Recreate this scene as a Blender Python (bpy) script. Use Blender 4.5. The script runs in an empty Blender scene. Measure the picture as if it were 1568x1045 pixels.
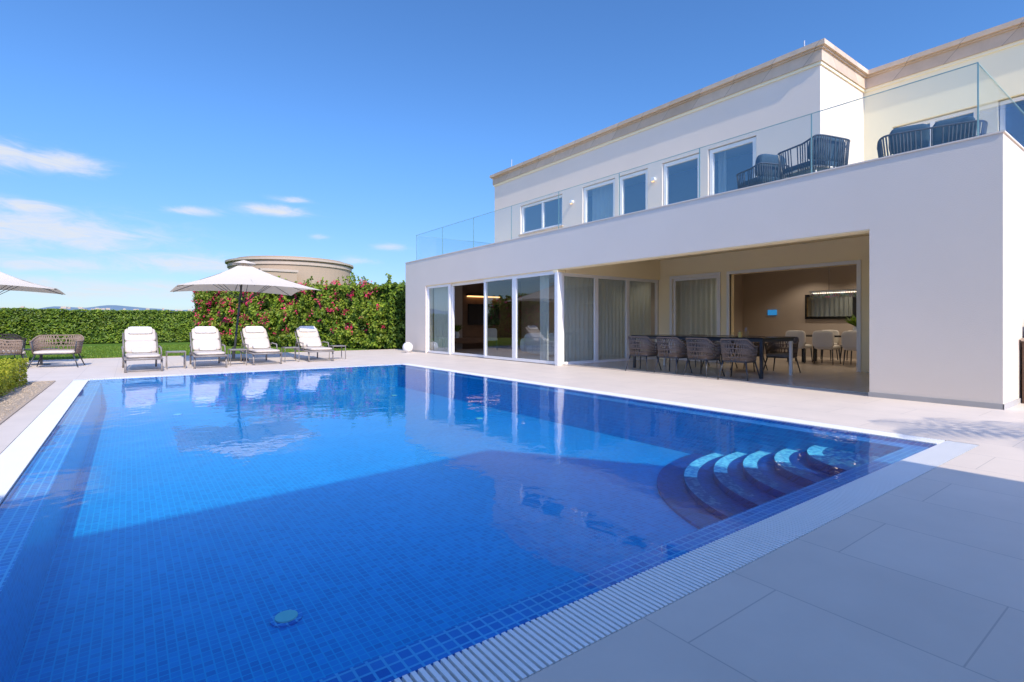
import bpy, math, random
import numpy as np
from mathutils import Vector, Matrix, noise
random.seed(7); rng=np.random.default_rng(7)
S=bpy.context.scene
COL=S.collection
# ------------------------------------------------------------------ materials
def newmat(name):
    m=bpy.data.materials.new(name); m.use_nodes=True
    nt=m.node_tree; nt.nodes.clear()
    out=nt.nodes.new('ShaderNodeOutputMaterial')
    return m,nt,out
def N(nt,t,**k):
    n=nt.nodes.new(t)
    for a,b in k.items(): setattr(n,a,b)
    return n
def pos(nt): return N(nt,'ShaderNodeNewGeometry').outputs['Position']
def fres(nt,ior,normal=None):
    # Fresnel that treats both sides of a thin sheet alike
    g=N(nt,'ShaderNodeNewGeometry'); mx=N(nt,'ShaderNodeMix',data_type='FLOAT')
    mx.inputs['A'].default_value=ior; mx.inputs['B'].default_value=1/ior
    nt.links.new(g.outputs['Backfacing'],mx.inputs['Factor'])
    f=N(nt,'ShaderNodeFresnel'); nt.links.new(mx.outputs['Result'],f.inputs['IOR'])
    if normal: nt.links.new(normal,f.inputs['Normal'])
    return f.outputs[0]
def pmat(name,col,rough=.6,metal=0,var=.08,vscale=3,bump=0,bscale=60,bdist=.01,spec=.5,sheen=0):
    m,nt,out=newmat(name); L=nt.links
    p=N(nt,'ShaderNodeBsdfPrincipled'); p.inputs['Roughness'].default_value=rough; p.inputs['Metallic'].default_value=metal
    p.inputs['Specular IOR Level'].default_value=spec
    g=pos(nt)
    n=N(nt,'ShaderNodeTexNoise'); n.inputs['Scale'].default_value=vscale; n.inputs['Detail'].default_value=5
    L.new(g,n.inputs['Vector'])
    mx=N(nt,'ShaderNodeMix',data_type='RGBA')
    mx.inputs['A'].default_value=(*[c*(1-var) for c in col],1); mx.inputs['B'].default_value=(*[min(1,c*(1+var)) for c in col],1)
    L.new(n.outputs['Fac'],mx.inputs['Factor']); L.new(mx.outputs['Result'],p.inputs['Base Color'])
    if bump:
        b=N(nt,'ShaderNodeBump'); b.inputs['Strength'].default_value=bump; b.inputs['Distance'].default_value=bdist
        n2=N(nt,'ShaderNodeTexNoise'); n2.inputs['Scale'].default_value=bscale; n2.inputs['Detail'].default_value=4
        L.new(g,n2.inputs['Vector']); L.new(n2.outputs['Fac'],b.inputs['Height']); L.new(b.outputs['Normal'],p.inputs['Normal'])
    L.new(p.outputs[0],out.inputs[0]); return m
def tilemat(name,c1,c2,cm,w,h,mortar,offset=0.,rough=.5,skew=False,bias=0.,noisescale=1.5,namt=.25,bump=.2,spec=.5,swap=None):
    m,nt,out=newmat(name); L=nt.links
    p=N(nt,'ShaderNodeBsdfPrincipled'); p.inputs['Roughness'].default_value=rough; p.inputs['Specular IOR Level'].default_value=spec
    g=pos(nt)
    if skew:
        s=N(nt,'ShaderNodeSeparateXYZ'); L.new(g,s.inputs[0])
        a=N(nt,'ShaderNodeMath',operation='ADD'); b=N(nt,'ShaderNodeMath',operation='ADD')
        L.new(s.outputs[0],a.inputs[0]);L.new(s.outputs[2],a.inputs[1]);L.new(s.outputs[1],b.inputs[0]);L.new(s.outputs[2],b.inputs[1])
        c=N(nt,'ShaderNodeCombineXYZ'); L.new(a.outputs[0],c.inputs[0]);L.new(b.outputs[0],c.inputs[1]); vec=c.outputs[0]
    elif swap:
        s=N(nt,'ShaderNodeSeparateXYZ'); L.new(g,s.inputs[0])
        a=N(nt,'ShaderNodeMath',operation='ADD'); b=N(nt,'ShaderNodeMath',operation='ADD'); a.inputs[1].default_value=swap[0]; b.inputs[1].default_value=swap[1]
        L.new(s.outputs[1],a.inputs[0]); L.new(s.outputs[0],b.inputs[0])
        c=N(nt,'ShaderNodeCombineXYZ'); L.new(a.outputs[0],c.inputs[0]);L.new(b.outputs[0],c.inputs[1]); vec=c.outputs[0]
    else: vec=g
    br=N(nt,'ShaderNodeTexBrick',offset=offset,squash=1)
    br.inputs['Scale'].default_value=1; br.inputs['Brick Width'].default_value=w; br.inputs['Row Height'].default_value=h
    br.inputs['Mortar Size'].default_value=mortar; br.inputs['Mortar Smooth'].default_value=.1; br.inputs['Bias'].default_value=bias
    br.inputs['Color1'].default_value=(*c1,1);br.inputs['Color2'].default_value=(*c2,1);br.inputs['Mortar'].default_value=(*cm,1)
    L.new(vec,br.inputs['Vector'])
    n=N(nt,'ShaderNodeTexNoise'); n.inputs['Scale'].default_value=noisescale; n.inputs['Detail'].default_value=8; n.inputs['Roughness'].default_value=.6; L.new(g,n.inputs['Vector'])
    r=N(nt,'ShaderNodeMapRange'); r.inputs['To Min'].default_value=1-namt; r.inputs['To Max'].default_value=1+namt; L.new(n.outputs['Fac'],r.inputs['Value'])
    mul=N(nt,'ShaderNodeMix',data_type='RGBA',blend_type='MULTIPLY'); mul.inputs['Factor'].default_value=1
    L.new(br.outputs['Color'],mul.inputs['A']); L.new(r.outputs[0],mul.inputs['B'])
    L.new(mul.outputs['Result'],p.inputs['Base Color'])
    b=N(nt,'ShaderNodeBump'); b.invert=True; b.inputs['Strength'].default_value=bump; b.inputs['Distance'].default_value=.003
    L.new(br.outputs['Fac'],b.inputs['Height']); L.new(b.outputs['Normal'],p.inputs['Normal'])
    L.new(p.outputs[0],out.inputs[0]); return m
def leafmat(name,cols,trans=.35):
    m,nt,out=newmat(name); L=nt.links
    g=N(nt,'ShaderNodeNewGeometry')
    r=N(nt,'ShaderNodeValToRGB'); r.color_ramp.elements[0].color=(*cols[0],1); r.color_ramp.elements[1].color=(*cols[-1],1)
    for i,c in enumerate(cols[1:-1]):
        e=r.color_ramp.elements.new((i+1)/(len(cols)-1)); e.color=(*c,1)
    L.new(g.outputs['Random Per Island'],r.inputs[0])
    n=N(nt,'ShaderNodeTexNoise'); n.inputs['Scale'].default_value=1.3; n.inputs['Detail'].default_value=3; L.new(g.outputs['Position'],n.inputs['Vector'])
    mr=N(nt,'ShaderNodeMapRange'); mr.inputs['From Min'].default_value=.3; mr.inputs['From Max'].default_value=.7; mr.inputs['To Min'].default_value=.7; mr.inputs['To Max'].default_value=1.3; L.new(n.outputs['Fac'],mr.inputs['Value'])
    mul=N(nt,'ShaderNodeMix',data_type='RGBA',blend_type='MULTIPLY'); mul.inputs['Factor'].default_value=1
    L.new(r.outputs[0],mul.inputs['A']); L.new(mr.outputs[0],mul.inputs['B'])
    d=N(nt,'ShaderNodeBsdfPrincipled'); d.inputs['Roughness'].default_value=.45; d.inputs['Specular IOR Level'].default_value=.25
    t=N(nt,'ShaderNodeBsdfTranslucent'); mx=N(nt,'ShaderNodeMixShader'); mx.inputs[0].default_value=trans
    L.new(mul.outputs['Result'],d.inputs['Base Color']); L.new(mul.outputs['Result'],t.inputs['Color'])
    L.new(d.outputs[0],mx.inputs[1]);L.new(t.outputs[0],mx.inputs[2]);L.new(mx.outputs[0],out.inputs[0]); return m
def glassmat(name,tint,base=.03,gain=1.0,ior=1.5):
    m,nt,out=newmat(name); L=nt.links
    t=N(nt,'ShaderNodeBsdfTransparent'); t.inputs[0].default_value=(*tint,1)
    g=N(nt,'ShaderNodeBsdfGlossy'); g.inputs['Roughness'].default_value=0.0; g.inputs['Color'].default_value=(.95,.98,1,1)
    f=fres(nt,ior)
    ma=N(nt,'ShaderNodeMath',operation='MULTIPLY_ADD',use_clamp=True); ma.inputs[1].default_value=gain; ma.inputs[2].default_value=base
    L.new(f,ma.inputs[0])
    mx=N(nt,'ShaderNodeMixShader'); L.new(ma.outputs[0],mx.inputs[0]);L.new(t.outputs[0],mx.inputs[1]);L.new(g.outputs[0],mx.inputs[2]);L.new(mx.outputs[0],out.inputs[0]); return m
def fabric(name,col,tr=.4):
    m,nt,out=newmat(name); L=nt.links
    d=N(nt,'ShaderNodeBsdfDiffuse'); d.inputs[0].default_value=(*col,1); t=N(nt,'ShaderNodeBsdfTranslucent'); t.inputs[0].default_value=(*col,1)
    w=N(nt,'ShaderNodeTexNoise'); w.inputs['Scale'].default_value=5; L.new(pos(nt),w.inputs['Vector'])
    b=N(nt,'ShaderNodeBump'); b.inputs['Strength'].default_value=.2; b.inputs['Distance'].default_value=.02; L.new(w.outputs['Fac'],b.inputs['Height']); L.new(b.outputs[0],d.inputs['Normal'])
    mx=N(nt,'ShaderNodeMixShader'); mx.inputs[0].default_value=tr; L.new(d.outputs[0],mx.inputs[1]);L.new(t.outputs[0],mx.inputs[2]);L.new(mx.outputs[0],out.inputs[0]); return m
def emis(name,col,s):
    m,nt,out=newmat(name); e=N(nt,'ShaderNodeEmission'); e.inputs[0].default_value=(*col,1); e.inputs[1].default_value=s; nt.links.new(e.outputs[0],out.inputs[0]); return m

M_plaster=pmat('plaster_facade',(.74,.635,.52),.85,var=.04,vscale=.8,bump=.35,bscale=70,bdist=.008,spec=.2)
M_bounce=pmat('plaster_warm_bounce',(.95,.79,.49),.85,var=.03,vscale=.8,bump=.2,bscale=90,bdist=.005,spec=.2)  # patio plaster with warm bounced light painted into its colour
M_ret=pmat('plaster_return_bounce',(.86,.76,.52),.85,var=.03,vscale=.8,bump=.25,bscale=80,bdist=.006,spec=.2)  # return wall plaster, yellowed to stand for bounced sunlight
M_stone=tilemat('cornice_stone',(.50,.37,.25),(.61,.465,.33),(.32,.25,.19),1.1,.9,.008,offset=0,rough=.8,skew=True,namt=.2,noisescale=4)
M_deck=tilemat('deck_tile',(.655,.555,.455),(.685,.58,.475),(.48,.41,.345),1.2,.6,.003,offset=.5,rough=.55,noisescale=1.8,namt=.12,spec=.3,swap=(-.48,-.35))
M_floor=tilemat('interior_floor_tile',(.50,.42,.34),(.54,.46,.37),(.3,.26,.2),.9,.9,.003,rough=.25,namt=.06)
M_mosaic=tilemat('pool_mosaic',(.001,.165,.46),(.002,.26,.60),(.012,.35,.62),.045,.045,.0035,rough=.3,skew=True,noisescale=.8,namt=.14)
M_rim=tilemat('pool_rim_mosaic',(.008,.10,.42),(.06,.20,.56),(.26,.40,.65),.05,.05,.005,rough=.3,skew=True,noisescale=3,namt=.25)
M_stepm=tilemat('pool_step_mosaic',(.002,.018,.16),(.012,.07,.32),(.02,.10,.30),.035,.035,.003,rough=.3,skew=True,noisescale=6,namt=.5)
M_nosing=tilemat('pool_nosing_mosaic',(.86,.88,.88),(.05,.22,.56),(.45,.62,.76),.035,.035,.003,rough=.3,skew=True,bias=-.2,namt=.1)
M_nosing2=tilemat('pool_nosing_shade_blend',(.40,.40,.50),(.004,.03,.20),(.03,.10,.30),.035,.035,.003,rough=.3,skew=True,bias=.25,namt=.3)
M_white=pmat('white_frame',(.80,.77,.72),.35,var=.02)
M_grate=pmat('grate_plastic',(.84,.82,.77),.4,var=.03)
M_dark=pmat('dark_metal',(.035,.037,.042),.4,var=.1)
M_alu=pmat('aluminium_grey',(.42,.40,.38),.4,metal=.3,var=.05)
M_taupe=pmat('lounger_frame_taupe',(.24,.21,.185),.45,metal=.1,var=.05)
M_edgeg=pmat('plinth_grey',(.40,.38,.35),.7,var=.1)
M_trough=pmat('trough_dark',(.03,.04,.05),.8)
M_tan=pmat('interior_tan_wall',(.42,.345,.28),.8,var=.04,vscale=1)
M_wood=pmat('interior_wood',(.16,.085,.045),.5,var=.3,vscale=4)
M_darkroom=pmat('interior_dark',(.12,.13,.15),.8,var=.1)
M_cushion=pmat('cushion_beige',(.52,.445,.365),.9,var=.08,vscale=8,bump=.4,bscale=30)
M_towel=pmat('towel_white',(.68,.63,.56),.95,var=.03,bump=.4,bscale=80)
M_rope=pmat('rope_taupe',(.24,.17,.122),.85,var=.25,vscale=30,bump=.5,bscale=150)
M_rope2=pmat('rope_grey_brown',(.165,.125,.098),.85,var=.3,vscale=30,bump=.5,bscale=150)
M_ropedark=pmat('rope_charcoal',(.045,.052,.062),.85,var=.25,vscale=30)
M_navy=pmat('cushion_navy',(.03,.065,.10),.9,var=.12,vscale=8,bump=.3,bscale=30)
M_seatgrey=pmat('seat_grey',(.22,.205,.19),.9,var=.1,vscale=10)
M_light=pmat('light_upholstery',(.6,.55,.48),.9,var=.06,vscale=8)
M_black=pmat('black_gloss',(.015,.015,.017),.2,var=.1)
M_soil=pmat('gravel',(.52,.41,.30),.95,var=.45,vscale=45,bump=1,bscale=70,bdist=.03)
M_grass=pmat('lawn_grass',(.10,.18,.022),.95,var=.45,vscale=6,bump=1,bscale=40,bdist=.04,spec=.1)
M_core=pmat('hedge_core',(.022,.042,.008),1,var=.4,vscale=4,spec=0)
M_hill=pmat('hazy_hill',(.17,.24,.29),1,var=.12,vscale=.01,spec=0)  # distance haze painted into the hill colour
M_trunk=pmat('palm_trunk',(.2,.15,.1),.95,var=.4,vscale=12,bump=1,bscale=20,bdist=.04)
M_neigh=pmat('neighbour_plaster',(.36,.26,.165),.9,var=.08,vscale=.4)
M_neigh2=pmat('neighbour_cornice',(.42,.33,.24),.9,var=.08,vscale=1.4)
M_lamp=pmat('lamp_white',(.74,.73,.71),.3,var=.01)
M_glass=glassmat('window_glass',(.84,.88,.88),.05,1.5)
M_glassup=glassmat('upper_window_glass',(.75,.82,.86),.20,1.5)
M_rail=glassmat('railing_glass',(.95,.975,.97),.02,.8)
M_edge=pmat('glass_edge_green',(.20,.36,.35),.3,var=.05)
M_umb=fabric('umbrella_canvas',(.66,.58,.47),.22)
M_curt=fabric('curtain_sheer',(.74,.76,.68),.5)
M_warm=emis('warm_lamp',(1,.55,.22),2.2)
M_fill=emis('interior_fill',(1,.8,.6),3)  # glow of the added ceiling discs, also on the chandelier strip
M_screen=emis('tablet_screen',(.05,.35,.8),.6)
M_leaf=leafmat('hedge_leaf',[(.06,.12,.012),(.13,.21,.018),(.25,.32,.03),(.09,.16,.012)],.3)
M_bleaf=leafmat('bougainvillea_leaf',[(.06,.12,.012),(.15,.23,.018),(.28,.36,.03),(.36,.40,.06)],.35)
M_flower=leafmat('bougainvillea_bract',[(.62,.015,.07),(.80,.04,.14),(.85,.12,.22)],.4)
M_box=leafmat('boxwood_leaf',[(.20,.26,.02),(.40,.42,.03),(.56,.50,.05)],.3)
M_palm=leafmat('palm_leaf',[(.04,.08,.015),(.08,.13,.03)],.3)
def watermat():
    m,nt,out=newmat('pool_water'); L=nt.links
    t=N(nt,'ShaderNodeBsdfTransparent'); t.inputs[0].default_value=(.45,.94,1.0,1)
    g=N(nt,'ShaderNodeBsdfGlossy'); g.inputs['Roughness'].default_value=0.0
    n=N(nt,'ShaderNodeTexNoise'); n.inputs['Scale'].default_value=5; n.inputs['Detail'].default_value=2.5; n.inputs['Distortion'].default_value=.6
    n2=N(nt,'ShaderNodeTexNoise'); n2.inputs['Scale'].default_value=.9
    L.new(pos(nt),n.inputs['Vector']);L.new(pos(nt),n2.inputs['Vector'])
    mm=N(nt,'ShaderNodeMath',operation='MULTIPLY_ADD'); mm.inputs[1].default_value=.25; L.new(n.outputs['Fac'],mm.inputs[0]); L.new(n2.outputs['Fac'],mm.inputs[2])
    b=N(nt,'ShaderNodeBump'); b.inputs['Strength'].default_value=.24; b.inputs['Distance'].default_value=.03; L.new(mm.outputs[0],b.inputs['Height'])
    f=fres(nt,1.33,b.outputs[0]); L.new(b.outputs[0],g.inputs['Normal'])
    mx=N(nt,'ShaderNodeMixShader'); L.new(f,mx.inputs[0]);L.new(t.outputs[0],mx.inputs[1]);L.new(g.outputs[0],mx.inputs[2]);L.new(mx.outputs[0],out.inputs[0]); return m
M_water=watermat()
# ------------------------------------------------------------------ builder
class B:
    def __init__(s): s.v=[];s.f=[];s.m=[];s.mats=[]
    def mi(s,mat):
        if mat not in s.mats: s.mats.append(mat)
        return s.mats.index(mat)
    def add(s,vs,fs,mat):
        o=len(s.v); s.v+= [tuple(v) for v in vs]; k=s.mi(mat)
        for f in fs: s.f.append(tuple(i+o for i in f)); s.m.append(k)
    def box(s,x0,x1,y0,y1,z0,z1,mat,M=None):
        vs=[Vector(p) for p in [(x0,y0,z0),(x1,y0,z0),(x1,y1,z0),(x0,y1,z0),(x0,y0,z1),(x1,y0,z1),(x1,y1,z1),(x0,y1,z1)]]
        if M: vs=[M@v for v in vs]
        s.add(vs,[(0,3,2,1),(4,5,6,7),(0,1,5,4),(1,2,6,5),(2,3,7,6),(3,0,4,7)],mat)
    def rbox(s,x0,x1,y0,y1,z0,z1,r,mat,M=None):
        cx,cy,cz=(x0+x1)/2,(y0+y1)/2,(z0+z1)/2; hx,hy,hz=(x1-x0)/2,(y1-y0)/2,(z1-z0)/2
        vs=[];nu=20;nv=9
        def sg(a,e): return math.copysign(abs(a)**e,a)
        for j in range(nv+1):
            ph=-math.pi/2+math.pi*j/nv
            for i in range(nu):
                th=2*math.pi*i/nu+math.pi/nu
                p=Vector((cx+hx*sg(math.cos(ph),.35)*sg(math.cos(th),.3),cy+hy*sg(math.cos(ph),.35)*sg(math.sin(th),.3),cz+hz*sg(math.sin(ph),.55)))
                vs.append(M@p if M else p)
        fs=[(j*nu+i,j*nu+(i+1)%nu,(j+1)*nu+(i+1)%nu,(j+1)*nu+i) for j in range(nv) for i in range(nu)]
        s.add(vs,fs,mat)
    def tube(s,pts,r,mat,n=6,closed=False):
        pts=[Vector(p) for p in pts]; R=r if isinstance(r,(list,tuple)) else [r]*len(pts)
        vs=[]
        for k,p in enumerate(pts):
            a=pts[k-1] if (k>0 or closed) else pts[k]; b=pts[(k+1)%len(pts)] if (k<len(pts)-1 or closed) else pts[k]
            t=(b-a).normalized(); up=Vector((0,0,1)) if abs(t.z)<.9 else Vector((1,0,0))
            x=t.cross(up).normalized(); y=x.cross(t)
            for i in range(n):
                an=2*math.pi*i/n; vs.append(p+(x*math.cos(an)+y*math.sin(an))*R[k])
        fs=[];K=len(pts)
        for k in range(K if closed else K-1):
            k2=(k+1)%K
            for i in range(n): fs.append((k*n+i,k*n+(i+1)%n,k2*n+(i+1)%n,k2*n+i))
        if not closed: fs.append(tuple(range(n))[::-1]); fs.append(tuple((K-1)*n+i for i in range(n)))
        s.add(vs,fs,mat)
    def prism(s,poly,z0,z1,mat):
        n=len(poly); vs=[(x,y,z0) for x,y in poly]+[(x,y,z1) for x,y in poly]
        s.add(vs,[tuple(range(n))[::-1],tuple(range(n,2*n))]+[(i,(i+1)%n,n+(i+1)%n,n+i) for i in range(n)],mat)
    def sphere(s,c,r,mat,nu=20,nv=12,sz=1):
        vs=[(c[0]+r*math.cos(-math.pi/2+math.pi*j/nv)*math.cos(2*math.pi*i/nu),c[1]+r*math.cos(-math.pi/2+math.pi*j/nv)*math.sin(2*math.pi*i/nu),c[2]+sz*r*math.sin(-math.pi/2+math.pi*j/nv)) for j in range(nv+1) for i in range(nu)]
        s.add(vs,[(j*nu+i,j*nu+(i+1)%nu,(j+1)*nu+(i+1)%nu,(j+1)*nu+i) for j in range(nv) for i in range(nu)],mat)
    def done(s,name,parent=None,loc=(0,0,0),rot=0,bevel=0,smooth=False):
        me=bpy.data.meshes.new(name); me.from_pydata(s.v,[],s.f)
        for m in s.mats: me.materials.append(m)
        me.polygons.foreach_set('material_index',s.m)
        if smooth: me.polygons.foreach_set('use_smooth',[True]*len(s.f))
        me.update()
        o=bpy.data.objects.new(name,me); COL.objects.link(o); o.location=loc; o.rotation_euler=(0,0,rot)
        if parent: o.parent=parent
        if bevel:
            b=o.modifiers.new('bevel','BEVEL'); b.width=bevel; b.segments=2; b.limit_method='ANGLE'
        return o
def empty(name):
    e=bpy.data.objects.new(name,None); COL.objects.link(e); return e
def inst(o,name,loc,rot):
    n=bpy.data.objects.new(name,o.data); COL.objects.link(n); n.location=loc; n.rotation_euler=(0,0,rot)
    return n
# ------------------------------------------------------------------ ground sheets
PX0,PX1,PY0,PY1=-.63,5.95,1.52,13.15      # water edge
GX0,GX1,GY0,GY1=-.88,6.20,1.27,13.40      # grate outer edge
def holed(name,ox0,ox1,oy0,oy1,z,mat,hx=(GX0,GX1),hy=(GY0,GY1),depth=0):
    b=B(); xs=[ox0,hx[0],hx[1],ox1]; ys=[oy0,hy[0],hy[1],oy1]
    vs=[(x,y,z) for y in ys for x in xs]
    fs=[(j*4+i,j*4+i+1,(j+1)*4+i+1,(j+1)*4+i) for j in range(3) for i in range(3) if not(i==1 and j==1)]
    b.add(vs,fs,mat)
    if depth:
        h=[(hx[0],hy[0]),(hx[1],hy[0]),(hx[1],hy[1]),(hx[0],hy[1])]
        b.add([(x,y,z) for x,y in h]+[(x,y,z-depth) for x,y in h],[(i,(i+1)%4,4+(i+1)%4,4+i) for i in range(4)],mat)
    return b.done(name)
holed('ground',-4000,4000,-4000,4000,-.03,M_grass)
holed('pool_deck_paving',-14,30,-12,20.9,0,M_deck,depth=.06)
b=B(); b.box(-14,30,20.9,20.95,-.03,.012,M_neigh2); b.done('deck_edging')
b=B(); b.add([(-9,-2,.006),(-1.14,-2,.006),(-1.14,13.1,.006),(-9,13.1,.006)],[(0,1,2,3)],M_soil)
P=np.column_stack([rng.uniform(-3.6,-1.16,6000),rng.uniform(5,13.08,6000)])
for x,y in P:
    r=random.uniform(.008,.022); a=random.random()*3
    c,s_=math.cos(a)*r,math.sin(a)*r
    b.add([(x+c,y+s_,.008),(x-s_,y+c,.008),(x-c,y-s_,.008),(x+s_,y-c,.008),(x,y,.008+r*.8)],[(0,1,4),(1,2,4),(2,3,4),(3,0,4)],M_soil)
b.done('gravel_bed')
b=B(); b.box(-1.16,-1.13,-2,13.1,0,.015,M_neigh2); b.box(-9,-1.13,13.1,13.13,0,.015,M_neigh2); b.done('gravel_edging')
# ------------------------------------------------------------------ pool
pool=empty('swimming_pool')
D=.56; RW=.19
b=B()
rx0,rx1,ry0,ry1=PX0+RW,PX1-RW,PY0+RW,PY1-RW
def ring(b,o,i,z,mat):
    (a0,a1,c0,c1),(e0,e1,g0,g1)=o,i
    O=[(a0,c0),(a1,c0),(a1,c1),(a0,c1)]; I=[(e0,g0),(e1,g0),(e1,g1),(e0,g1)]
    b.add([(x,y,z) for x,y in O+I],[(k,(k+1)%4,4+(k+1)%4,4+k) for k in range(4)],mat)
ring(b,(PX0,PX1,PY0,PY1),(rx0,rx1,ry0,ry1),-.045,M_rim)
b.done('pool_rim',pool)
b=B()
def walls(b,x0,x1,y0,y1,z0,z1,mat):
    P=[(x0,y0),(x1,y0),(x1,y1),(x0,y1)]
    b.add([(x,y,z1) for x,y in P]+[(x,y,z0) for x,y in P],[(i,(i+1)%4,4+(i+1)%4,4+i) for i in range(4)],mat)
walls(b,rx0,rx1,ry0,ry1,-D,-.045,M_mosaic)
b.add([(rx0,ry0,-D),(rx1,ry0,-D),(rx1,ry1,-D),(rx0,ry1,-D)],[(0,1,2,3)],M_mosaic)
b.done('pool_basin',pool)
b=B(); b.add([(PX0,PY0,-.008),(PX1,PY0,-.008),(PX1,PY1,-.008),(PX0,PY1,-.008)],[(0,1,2,3)],M_water); b.done('water',pool)
b=B(); ring(b,(GX0-.02,GX1+.02,GY0-.02,GY1+.02),(PX0,PX1,PY0,PY1),-.06,M_trough)
walls(b,PX0,PX1,PY0,PY1,-.06,-.009,M_rim); b.done('overflow_trough',pool)
b=B(); pt=.027; bw=.016
x=GX0
while x<GX1-.001:
    b.box(x,x+bw,GY0+.006,PY0-.012,-.03,0,M_grate); b.box(x,x+bw,PY1+.012,GY1-.006,-.03,0,M_grate); x+=pt
y=PY0
while y<PY1:
    b.box(GX0+.006,PX0-.012,y,y+bw+.006,-.03,0,M_grate); b.box(PX1+.012,GX1-.006,y,y+bw+.006,-.03,0,M_grate); y+=pt
for xx in (GX0+.07,GX0+.18): b.box(xx,xx+.01,PY0,PY1,-.032,-.006,M_grate)
for xx in (PX1+.06,PX1+.18): b.box(xx,xx+.01,PY0,PY1,-.032,-.006,M_grate)
for yy in (GY0+.07,GY0+.18,PY1+.06,PY1+.18): b.box(GX0,GX1,yy,yy+.01,-.032,-.012,M_grate)
b.done('overflow_grate',pool)
# corner steps
b=B(); cx,cy=rx1,ry0
radii=[2.20,1.93,1.64,1.36,1.07,.78]; zs=[-.535,-.48,-.41,-.34,-.26,-.17]
for si,(r,z) in enumerate(zip(radii,zs)):
    n=40; A=[math.pi/2+math.pi/2*i/n for i in range(n+1)]
    def arc(rr,zz): return [(cx+rr*math.cos(a),cy+rr*math.sin(a),zz) for a in A]
    w=.13; o,i=arc(r,z),arc(r-w,z)
    F=[(k,k+1,n+2+k,n+1+k) for k in range(n)]
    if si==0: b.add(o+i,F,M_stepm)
    else: b.add(o+i,F[:16],M_nosing); b.add(o+i,F[16:28],M_nosing2); b.add(o+i,F[28:],M_stepm)  # nosing darkens along the arc: shade painted into the mosaic colours
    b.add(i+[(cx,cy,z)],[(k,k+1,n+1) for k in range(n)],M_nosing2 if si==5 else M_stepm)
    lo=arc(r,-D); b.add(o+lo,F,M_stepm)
b.done('corner_steps',pool)
b=B()
for (x,y) in [(.71,3.1),(.71,11.2),(4.9,7.6),(4.9,11.2)]:
    n=24; C=[(x+.085*math.cos(2*math.pi*k/n),y+.085*math.sin(2*math.pi*k/n)) for k in range(n)]
    b.prism(C,-D,-D+.012,M_rim)
    C=[(x+.06*math.cos(2*math.pi*k/n),y+.06*math.sin(2*math.pi*k/n)) for k in range(n)]
    b.prism(C,-D+.012,-D+.02,M_light)
b.done('pool_floor_inlets',pool)
# ------------------------------------------------------------------ villa
villa=empty('villa')
def wallx(b,x0,x1,y0,y1,z0,z1,ops,mat):
    ys=sorted(set([y0,y1]+[o[0] for o in ops]+[o[1] for o in ops]))
    for a,c in zip(ys[:-1],ys[1:]):
        m=(a+c)/2; op=[o for o in ops if o[0]<m<o[1]]
        if not op: b.box(x0,x1,a,c,z0,z1,mat)
        else:
            o=op[0]
            if o[2]>z0: b.box(x0,x1,a,c,z0,o[2],mat)
            if o[3]<z1: b.box(x0,x1,a,c,o[3],z1,mat)
PAR=3.55
b=B()
wallx(b,9.0,9.3,1.62,19.47,0,PAR,[(3.11,17.7,0,2.53)],M_plaster)
b.box(9.3,22,1.62,1.92,0,PAR,M_plaster); b.box(9.3,22,19.17,19.47,0,PAR,M_plaster)
b.box(13.74,22,-3,1.62,0,3.5,M_plaster)
b.box(18.2,22,1.92,19.17,0,3.05,M_plaster)
b.done('ground_floor_walls',villa)
b=B(); b.box(9.3,13.2,1.92,3.11,0,3.05,M_bounce)
wallx(b,13.2,13.4,3.11,10.25,0,3.05,[(4.8,7.88,0,2.45),(8.23,9.74,0,2.45)],M_bounce)
b.box(9.3,13.2,10.2,10.4,2.45,3.05,M_bounce); b.box(9.0,9.28,10.22,10.38,2.45,2.512,M_bounce)
b.box(9.01,9.29,3.12,17.69,2.515,2.529,M_bounce)
b.done('patio_walls',villa)
b=B(); b.box(9.302,22,1.922,19.168,3.052,3.5,M_bounce); b.done('terrace_slab',villa)
b=B()
b.box(8.985,8.999,1.61,3.12,0,.07,M_edgeg); b.box(8.985,8.999,17.69,19.48,0,.07,M_edgeg); b.box(8.985,13.7,1.605,1.619,0,.07,M_edgeg)
b.done('plinth',villa)
b=B(); b.box(8.985,9.33,1.60,19.49,PAR,PAR+.02,M_plaster); b.box(9.33,13.73,1.60,1.94,PAR,PAR+.02,M_plaster); b.box(9.33,16,19.15,19.49,PAR,PAR+.02,M_plaster); b.done('parapet_coping',villa)
# interiors
b=B()
b.box(9.3,18.2,3.11,19.17,.002,.02,M_floor)
b.box(18.0,18.2,3.11,10.25,.02,3.05,M_tan); b.box(13.4,18,2.9,3.11,.02,3.05,M_tan); b.box(13.4,18,10.25,10.4,.02,3.05,M_tan)
b.box(14.6,14.8,10.4,19.17,.02,3.05,M_tan)
b.box(9.3,11.45,19.1,19.169,.02,3.05,M_tan); b.box(11.45,14.6,19.08,19.169,.02,3.05,M_wood)
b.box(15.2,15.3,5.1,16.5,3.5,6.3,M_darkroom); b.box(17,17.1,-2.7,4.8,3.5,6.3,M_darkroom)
b.box(13.401,17.99,3.12,10.24,3.03,3.049,M_light); b.box(9.301,14.59,10.41,19.07,3.03,3.049,M_light)
for x in (14.4,15.7,17.0):  # glowing ceiling discs added to go with the fill spots
    for y in (4.6,6.2,7.8): b.tube([(x,y,3.0),(x,y,3.031)],.05,M_fill,14)
for y in (11.5,14.2,16.9): b.tube([(13.0,y,3.0),(13.0,y,3.031)],.05,M_fill,14)
b.done('interior_walls',villa)
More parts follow.
